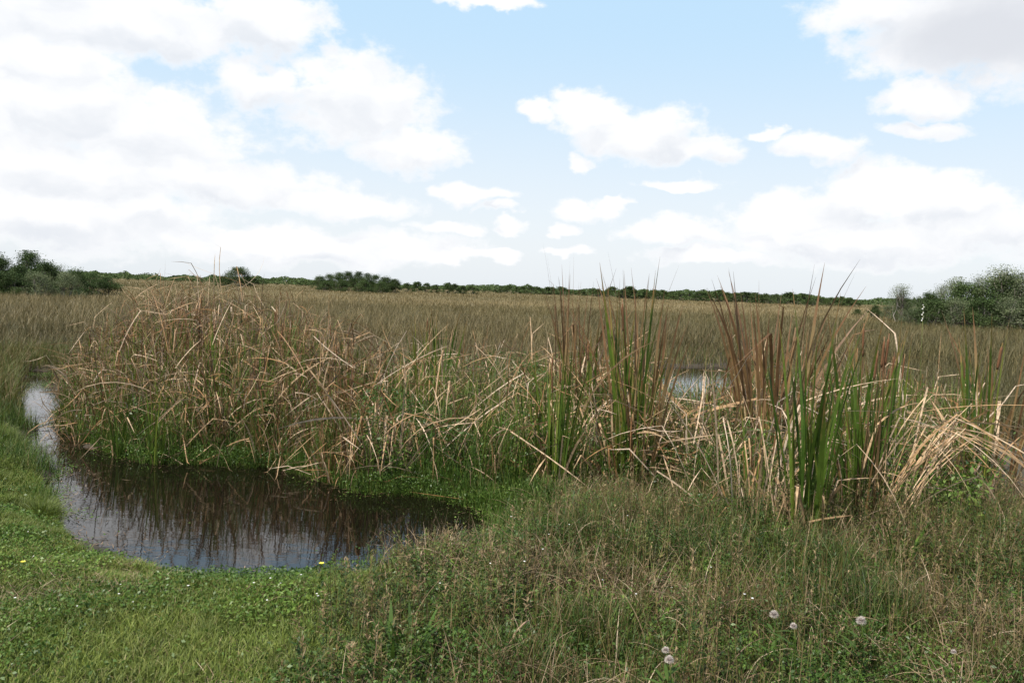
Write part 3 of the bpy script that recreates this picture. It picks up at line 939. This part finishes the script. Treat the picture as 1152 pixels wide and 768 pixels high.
blades(A, lift(q), U(.08, .26, n), .005 * U(.6, 1.4, n), U(0, 6.28, n), U(.1, .7, n), U(.3, 1.4, n), np.clip(rng.normal(.35, .2, n), 0, 1), segs=5, twist=U(-.8, .8, n))
o = A.obj('lawn_grass', MAT['lawn']); o['kind'] = 'stuff'

# clover and broad leaved weeds in the lawn and on the near bank
A = Acc()
q = in_poly(NEAR, 80000, lambda x, y: keepland(x, y) * np.clip((vnoise(x, y, .45, 19) - .42) * 4, 0.06, 1) * (1 - .45 * tall_zone(x, y)))
n = len(q); sh = np.clip(shore(q[:, 0], q[:, 1]), 0, 3)
hm = .03 + .06 * vnoise(q[:, 0], q[:, 1], .3, 20) + .09 * np.exp(-sh / .4) + .09 * tall_zone(q[:, 0], q[:, 1])
C = lift(q); C[:, 2] += hm * rng.random(n) ** .7
leafquads(A, C, .017 * U(.5, 1.6, n), np.clip(.5 + (vnoise(q[:, 0], q[:, 1], .5, 22) - .5) * .8 + rng.normal(0, .15, n), 0, 1), .55, np.array([0, -.2, .9]), .7)
q = in_poly(NEAR, 36000, lambda x, y: keepland(x, y) * tall_zone(x, y) * np.clip((vnoise(x, y, .55, 71) - .45) * 4, .02, 1))
n = len(q); C = lift(q); C[:, 2] += (.08 + .2 * vnoise(q[:, 0], q[:, 1], .4, 72)) * rng.random(n) ** .6
leafquads(A, C, .018 * U(.5, 1.5, n), np.clip(.22 + rng.normal(0, .16, n), 0, 1), .5, np.array([0, -.2, .9]), .8)
o = A.obj('clover', MAT['broad']); o['kind'] = 'stuff'

A = Acc()
dn = lambda x, y: keepland(x, y) * tall_zone(x, y) * (.05 + 1.15 * np.clip((vnoise(x, y, .38, 23) - .2) * 1.5, 0, 1) * np.clip((vnoise(x, y, .13, 29) - .1) * 1.6, .1, 1)) * (y > 2.9)
q = in_poly(NEAR, 52000, dn); n = len(q); pt = vnoise(q[:, 0], q[:, 1], .5, 24)
gap = np.clip((q[:, 1] - 6.1) / 1.0, 0, 1)
near_pond = np.clip((q[:, 0] - at_z(400, 700, .3)[0]) / 1.6, .0, 1)
sh = np.clip(shore(q[:, 0], q[:, 1]), 0, 3)
L = (.07 + (.10 + .24 * near_pond) * pt ** 1.4) * U(.4, 1.35, n) * (1 - .25 * gap) * (1 - .5 * np.exp(-sh / .5))
blades(A, lift(q), L, .0050 * U(.5, 1.5, n), U(0, 6.28, n), U(.0, .5, n), U(.1, 1.3, n), np.clip(.30 + .5 * (vnoise(q[:, 0], q[:, 1], .8, 25) - .35) * (1 - .6 * gap) + rng.normal(0, .2, n), 0, 1), segs=5, twist=U(-.8, .8, n))
q = in_poly(NEAR, 8000, dn); n = len(q)
near_pond = np.clip((q[:, 0] - at_z(400, 700, .3)[0]) / 1.6, .0, 1)
blades(A, lift(q), U(.16, .42, n) * (.7 + .4 * vnoise(q[:, 0], q[:, 1], .5, 24)) * (.75 + .45 * near_pond) * (1 - .5 * np.exp(-np.clip(shore(q[:, 0], q[:, 1]), 0, 3) / .5)), .0042 * U(.6, 1.3, n), U(0, 6.28, n), U(.0, .3, n), U(0, .7, n), np.clip(rng.normal(.78, .15, n), 0, 1), segs=6, twist=U(-.8, .8, n))
q = in_poly(NEAR, 2000, lambda x, y: keepland(x, y) * tall_zone(x, y) * np.clip((vnoise(x, y, .5, 81) - .3) * 2.5, .05, 1)); n = len(q)
near_pond = np.clip((q[:, 0] - at_z(430, 700, .3)[0]) / 1.2, 0, 1); sh = np.clip(shore(q[:, 0], q[:, 1]), 0, 3)
hh = U(.22, .5, n) * (.6 + .4 * near_pond) * (1 - .45 * np.exp(-sh / .5))
hd, ln = U(0, 6.28, n), np.abs(rng.normal(0, .16, n)); ti = np.clip(rng.normal(.5, .3, n) + .25 * (vnoise(q[:, 0], q[:, 1], 1.0, 82) - .35), 0, 1)
blades(A, lift(q), hh, .0040, hd, ln, 0, np.clip(ti + .35, 0, 1), segs=2, prof='stem')
m = 22; k = U(.15, 1.02, (n, m)); dr = np.stack([np.sin(ln) * np.cos(hd), np.sin(ln) * np.sin(hd), np.cos(ln)], -1)
C = (lift(q)[:, None] + dr[:, None] * (k * hh[:, None])[..., None]).reshape(-1, 3)
blades(A, C, .045 * U(.5, 1.4, n * m) * (1.15 - .6 * k.ravel()), .008 * U(.6, 1.3, n * m), U(0, 6.28, n * m), U(.5, 1.3, n * m), U(0, .9, n * m), np.repeat(ti, m), segs=2, prof='leaf')
bb = np.array(BACK); lo, hi = bb.min(0) - 1.6, bb.max(0) + 1.6
q = in_poly([(lo[0], lo[1] + 2.5), (hi[0], lo[1] + 2.5), (hi[0], hi[1] + 1), (lo[0], hi[1] + 1)], 4500, lambda x, y: (bil(S2, x, y) > -.08) & (bil(S2, x, y) < 1.4)); n = len(q)
blades(A, lift(q), U(.25, .7, n), .010 * U(.6, 1.4, n), U(0, 6.28, n), U(0, .5, n), U(0, 1.2, n), np.clip(rng.normal(.7, .14, n), 0, 1), segs=4, twist=U(-.8, .8, n))
q = in_poly(px_poly([(-60, 452), (34, 460), (60, 520), (62, 548), (-60, 548)]), 3500, lambda x, y: (shore(x, y) > -.03) * np.clip((vnoise(x, y, .3, 93) - .2) * 3, .1, 1)); n = len(q)
blades(A, lift(q), U(.10, .34, n), .006 * U(.6, 1.4, n), U(0, 6.28, n), U(0, .5, n), U(0, 1.2, n), np.clip(rng.normal(.4, .2, n), 0, 1), segs=4, twist=U(-.8, .8, n))
q = in_poly(CHAN, 7000, lambda x, y: shore(x, y) > -.02); n = len(q)
blades(A, lift(q), U(.2, .6, n), .009 * U(.6, 1.4, n), U(0, 6.28, n), U(0, .5, n), U(0, 1.2, n), np.clip(rng.normal(.66, .16, n), 0, 1), segs=4, twist=U(-.8, .8, n))
o = A.obj('weeds', MAT['weed']); o['kind'] = 'stuff'
A = Acc()
dn2 = lambda x, y: dn(x, y) * np.clip(.1 + .3 * (x - .3) + 1.1 * (vnoise(x, y, .6, 26) - .4), .04, 1)
q = in_poly(NEAR, 20000, dn2); n = len(q)
blades(A, lift(q), U(.12, .42, n), .0045 * U(.5, 1.5, n), U(0, 6.28, n), U(.1, .9, n), U(.3, 2.4, n), np.clip(rng.normal(.55, .25, n), 0, 1), segs=7, twist=U(-.9, .9, n), zmin=ground_z(q[:, 0], q[:, 1]) + .01)
q = in_poly(NEAR, 9000, lambda x, y: keepland(x, y) * (1 - tall_zone(x, y)) * np.clip((vnoise(x, y, .7, 52) - .4) * 3, .05, 1)); n = len(q)
blades(A, lift(q, .02), U(.03, .09, n), .003 * U(.6, 1.4, n), U(0, 6.28, n), U(.9, 1.5, n), U(0, .6, n), np.clip(rng.normal(.55, .25, n), 0, 1), segs=3, twist=U(-.9, .9, n))
o = A.obj('dry_grass', MAT['straw']); o['kind'] = 'stuff'

# rushes standing in the shallow left edge of the pond
A = Acc()
SHAL = px_poly([(0, 470), (26, 478), (44, 500), (70, 526), (66, 566), (56, 590), (0, 560)])
q = in_poly(SHAL, 900, lambda x, y: np.clip((vnoise(x, y, .3, 50) - .42) * 5, .03, 1)); n = len(q)
blades(A, np.column_stack([q, np.maximum(ground_z(q[:, 0], q[:, 1]), -.08)]), U(.08, .30, n), .005 * U(.6, 1.4, n), U(0, 6.28, n), U(0, .5, n), U(0, 1.0, n), np.clip(rng.normal(.3, .15, n), 0, 1), segs=4, twist=U(-.8, .8, n))
o = A.obj('shallow_water_grass', MAT['bank']); o['kind'] = 'stuff'

# dead bits and green scum floating along the shore
A = Acc()
q = in_poly(POND, 2600, lambda x, y: np.exp(np.clip(shore(x, y), -3, 0) / .10) * (shore(x, y) < 0)); n = len(q)
blades(A, np.column_stack([q, np.full(n, .006)]), U(.015, .10, n), .006 * U(.5, 1.6, n), U(0, 6.28, n), 1.56, U(-.05, .02, n), np.clip(rng.normal(.45, .3, n), 0, 1), segs=2, prof='leaf', zmin=.004)
o = A.obj('floating_debris', MAT['cgrey']); o['kind'] = 'stuff'
A = Acc()
q = in_poly(POND, 5000, lambda x, y: np.exp(np.clip(shore(x, y), -3, 0) / .12) * (shore(x, y) < .02) * np.clip((vnoise(x, y, .4, 91) - .5) * 5, 0.02, 1)); n = len(q)
leafquads(A, np.column_stack([q, U(.004, .03, n)]), .016 * U(.6, 1.5, n), np.clip(rng.normal(.6, .2, n), 0, 1), .7, np.array([0, 0, 2.5]), .6)
o = A.obj('floating_weed', MAT['broad']); o['kind'] = 'stuff'

# ------------------------------------------------------------------ small things
# thistles gone to seed
def thistle(px, py, label, hgt=.32, r=.022):
    p = on_ground(px, py + hgt * .75 / 5 * F * .9)
    r *= .72
    top = at_z(px, py, p[2] + hgt)
    root = thing('thistle', (top[0], top[1], float(ground_z(top[0], top[1]))), label, 'thistle')
    a, b = Acc(), Acc()
    h = p[2] + hgt - root.location.z
    k = np.linspace(0, 1, 6)
    tube(a, np.column_stack([.02 * np.sin(k * 3), .015 * np.sin(k * 2 + 1) - .0126, -.02 + (h + .02) * k]), .003, 5, .4)
    m = 8
    blades(a, np.column_stack([np.zeros(m), np.zeros(m), h * U(.1, .8, m)]), U(.06, .12, m), .016, U(0, 6.28, m), U(.8, 1.3, m), .5, .4, segs=4, prof='leaf')
    a.obj('stem', MAT['weed'], root)
    n = 700
    blades(b, np.tile([.02 * math.sin(3), 0, h], (n, 1)), r * U(.8, 1.3, n), 0.0011, U(0, 6.28, n), np.arccos(U(-.45, 1, n)), .1, U(0, 1, n), segs=2, prof='stem')
    b.obj('seed_fluff', MAT['fluff'], root)


thistle(870, 691, 'white thistle puff below the broad dark green cattails', r=.024)
thistle(892, 704, 'small white thistle puff just right of and below another', r=.018)
thistle(968, 698, 'white thistle puff alone in the dry weeds at right', r=.026)
thistle(748, 731, 'upper of two white thistle puffs near the bottom edge', r=.018)
thistle(752, 742, 'lower pinkish thistle puff of the two near the bottom edge', r=.022)
thistle(1072, 733, 'smallest white thistle puff, low in the right corner weeds', r=.013)


def blossom(name, mat, n, size):
    root = thing(name, (0, 0, 0), '', 'flower'); root['proto'] = 1
    a, b = Acc(), Acc()
    tube(a, [(0, 0, -.02), (.004, .002, .05), (0, 0, .1)], .0014, 4, .3)
    a.obj('stem', MAT['broad'], root)
    blades(b, np.tile([0, 0, .1], (n, 1)), size, size * .75, np.arange(n) * 2 * np.pi / n, 1.15, .3, .5, segs=3, prof='leaf')
    ball(b, (0, 0, .1), size * .28, 1.0)
    b.obj('petals', mat, root)
    return root


wf, yf = blossom('white_wildflower', MAT['white'], 5, .009), blossom('yellow_wildflower', MAT['yellow'], 6, .012)


def bloom(root, xy, s, label, group=None, dz=0.0):
    loc = (xy[0], xy[1], float(ground_z(*xy)) + dz)
    if root.get('proto'):
        del root['proto']; root.location = loc; root.scale = (s,) * 3; root['label'] = label
        if group: root['group'] = group
    else: dup(root, loc, rng.uniform(0, 6.28), (s,) * 3, label, group)


q = in_poly(px_poly([(0, 740), (0, 560), (90, 618), (250, 640), (380, 645), (380, 740)], .25), 20, lambda x, y: keepland(x, y) * np.clip((vnoise(x, y, .6, 30) - .3) * 3, .05, 1))
for p in q: bloom(wf, p, rng.uniform(.5, .9), 'tiny white wildflower dotted in the short grass at left', 'white wildflowers in the short grass')
q = in_poly(px_poly([(440, 760), (480, 640), (700, 620), (860, 700), (860, 760)], .25), 14, keepland)
for p in q: bloom(wf, p, rng.uniform(.5, .9), 'tiny white wildflower among the tall weeds at the bottom', 'white wildflowers among the tall weeds', .2)
bloom(yf, on_ground(361, 666)[:2], 1.5, 'yellow wildflower on the near bank beside the tall weeds', None, .02)
bloom(yf, on_ground(26, 658)[:2], 1.3, 'yellow wildflower alone in the short grass at far left', None, .0)


# leafy bushes
def leafy(px, py, h, r, n, size, label, tint=.6, name='leafy_bush'):
    p = on_ground(px, py)
    root = thing(name, (p[0], p[1], max(p[2], 0)), label, 'bush')
    a, b = Acc(), Acc()
    for i in range(7):
        an = rng.uniform(0, 6.28); k = np.linspace(0, 1, 5)[:, None]
        tipp = np.array([r * .8 * math.cos(an), r * .8 * math.sin(an), h * rng.uniform(.6, 1)])
        path = np.array([0, 0, -.05]) * (1 - k) + tipp * k + rng.normal(0, .015, (5, 3)) * (k > 0)
        tube(a, path, .005 * (1 - .7 * k[:, 0]), 5, rng.random())
        m = n // 7; kk = rng.uniform(.25, 1.0, m)
        C = np.array([0, 0, -.05]) * (1 - kk[:, None]) + tipp * kk[:, None] + rng.normal(0, r * .22, (m, 3))
        C[:, 2] = np.maximum(C[:, 2], .02)
        leafquads(b, C, size * U(.7, 1.4, m), np.clip(tint + rng.normal(0, .2, m), 0, 1), .42, np.array([0, -.2, .9]), .7)
    a.obj('stems', MAT['bark'], root); b.obj('leaves', MAT['broad'], root)


leafy(1050, 590, .50, .38, 900, .055, 'yellow green leafy bush in front of the pale collapsed fan on the right bank', .8)
leafy(985, 560, .42, .34, 600, .05, 'dark leafy bush behind the seed head cattails', .25)
leafy(1110, 540, .40, .4, 600, .05, 'low leafy bush at the right edge below the arching cattails', .4)
leafy(775, 548, .45, .45, 700, .045, 'dark green leafy bush under the far water', .2)
leafy(660, 520, .55, .5, 700, .045, 'green leafy bush deep in the middle thatch', .35)
leafy(306, 500, .75, .25, 260, .07, 'bright green leafy sprig poking out of the left mound', .9)
leafy(440, 535, .55, .45, 600, .045, 'green leafy bush at the right end of the left mound', .5)


# broad bladed plants at the bottom
def tuft(px, py, h, n, wid, label, mat='broad', tint=.3, spread=.06, curve=.9, name='broad_bladed_plant'):
    p = on_ground(px, py)
    root = thing(name, tuple(p), label, 'plant')
    a = Acc(); an = U(0, 6.28, n)
    blades(a, np.column_stack([spread * np.cos(an), spread * np.sin(an), np.full(n, -.02)]), h * U(.7, 1.1, n), wid * U(.7, 1.2, n), an, U(.1, .6, n), U(.2, curve, n), np.clip(rng.normal(tint, .15, n), 0, 1), segs=6, prof='leaf')
    a.obj('leaves', MAT[mat], root)


tuft(440, 752, .30, 18, .022, 'dark green broad bladed plant at the bottom where lawn meets weeds')
tuft(465, 735, .26, 14, .018, 'second broad bladed plant, just behind and right of the first')
tuft(1010, 640, .40, 12, .016, 'green bladed plant in the shade under the seed head cattails', tint=.5)
tuft(820, 640, .35, 16, .012, 'grassy tuft on the bank below the pale upright cattails', 'weed', .35)
tuft(640, 590, .35, 26, .010, 'bright grassy tuft at the foot of the leaning green cattails', 'weed', .3)


# sticks
def stick(name, pts, r, label, cat='stick', mat='wood'):
    pts = np.array(pts); c = pts.mean(0)
    a = Acc(); k = np.linspace(0, len(pts) - 1, 12)
    path = np.column_stack([np.interp(k, np.arange(len(pts)), pts[:, i]) for i in range(3)]) - c + rng.normal(0, r * .5, (12, 3))
    tube(a, path, r * np.linspace(1, .55, 12), 7, rng.random())
    o = a.obj(name, MAT[mat]); o.location = c
    tag(o, label, cat)


def gp(px, py, dz): p = on_ground(px, py); return (p[0], p[1], max(p[2], 0) + dz)


stick('fallen_stick', [gp(548, 768, .06), gp(572, 752, .12), gp(592, 741, .18)], .008, 'dry pale stick lying in the weeds at the bottom edge')
stick('floating_stalk', [gp(174, 516, .02), gp(190, 511, .05), gp(206, 506, .16)], .010, 'pale broken stalk poking up from the water below the left mound')
stick('floating_stalk', [gp(180, 522, .01), gp(205, 520, .02)], .010, 'reddish stalk floating flat beside the poking one')
stick('floating_stalk', [gp(300, 542, .01), gp(322, 540, .015), gp(352, 536, .03)], .010, 'long brown stalk floating off the point of the left mound')
stick('bent_stalk', [gp(533, 515, .55), gp(538, 545, .25), gp(553, 578, .05)], .009, 'pale bent stalk drooping to the right end of the pond')
stick('bent_stalk', [gp(422, 552, .02), gp(430, 540, .10), gp(470, 530, .32)], .009, 'tan bent stalk reaching down to the water at the middle of the pond')

# pale flower spike over the field
p = at_z(1037, 560, .1)
p = np.array([at_y(1035, 400, 11)[0], 11.0])
root = thing('flower_spike', (p[0], p[1], float(ground_z(*p))), 'tall thin stem with pale beaded flower spike above the marsh at right', 'flower')
a, b = Acc(), Acc()
ztop = at_y(1035, 343, 11)[2] - root.location.z
tube(a, [(0, 0, -.05), (.02, 0, ztop * .5), (0, 0, ztop)], .004, 5, .6); a.obj('stem', MAT['weed'], root)
for i in range(9):
    ball(b, (.008 * math.sin(i * 2.3), .008 * math.cos(i * 2.3), ztop - .026 * i), .0068 + .002 * (i % 3), .3)
b.obj('blossoms', MAT['white'], root)

for pool in list(TREES.values()) + list(PROTO.values()) + [[wf, yf]]:      # a model no spot picked is not part of the place
    for r_ in pool:
        if r_.get('proto'):
            for ch in list(r_.children_recursive) + [r_]: bpy.data.objects.remove(ch)
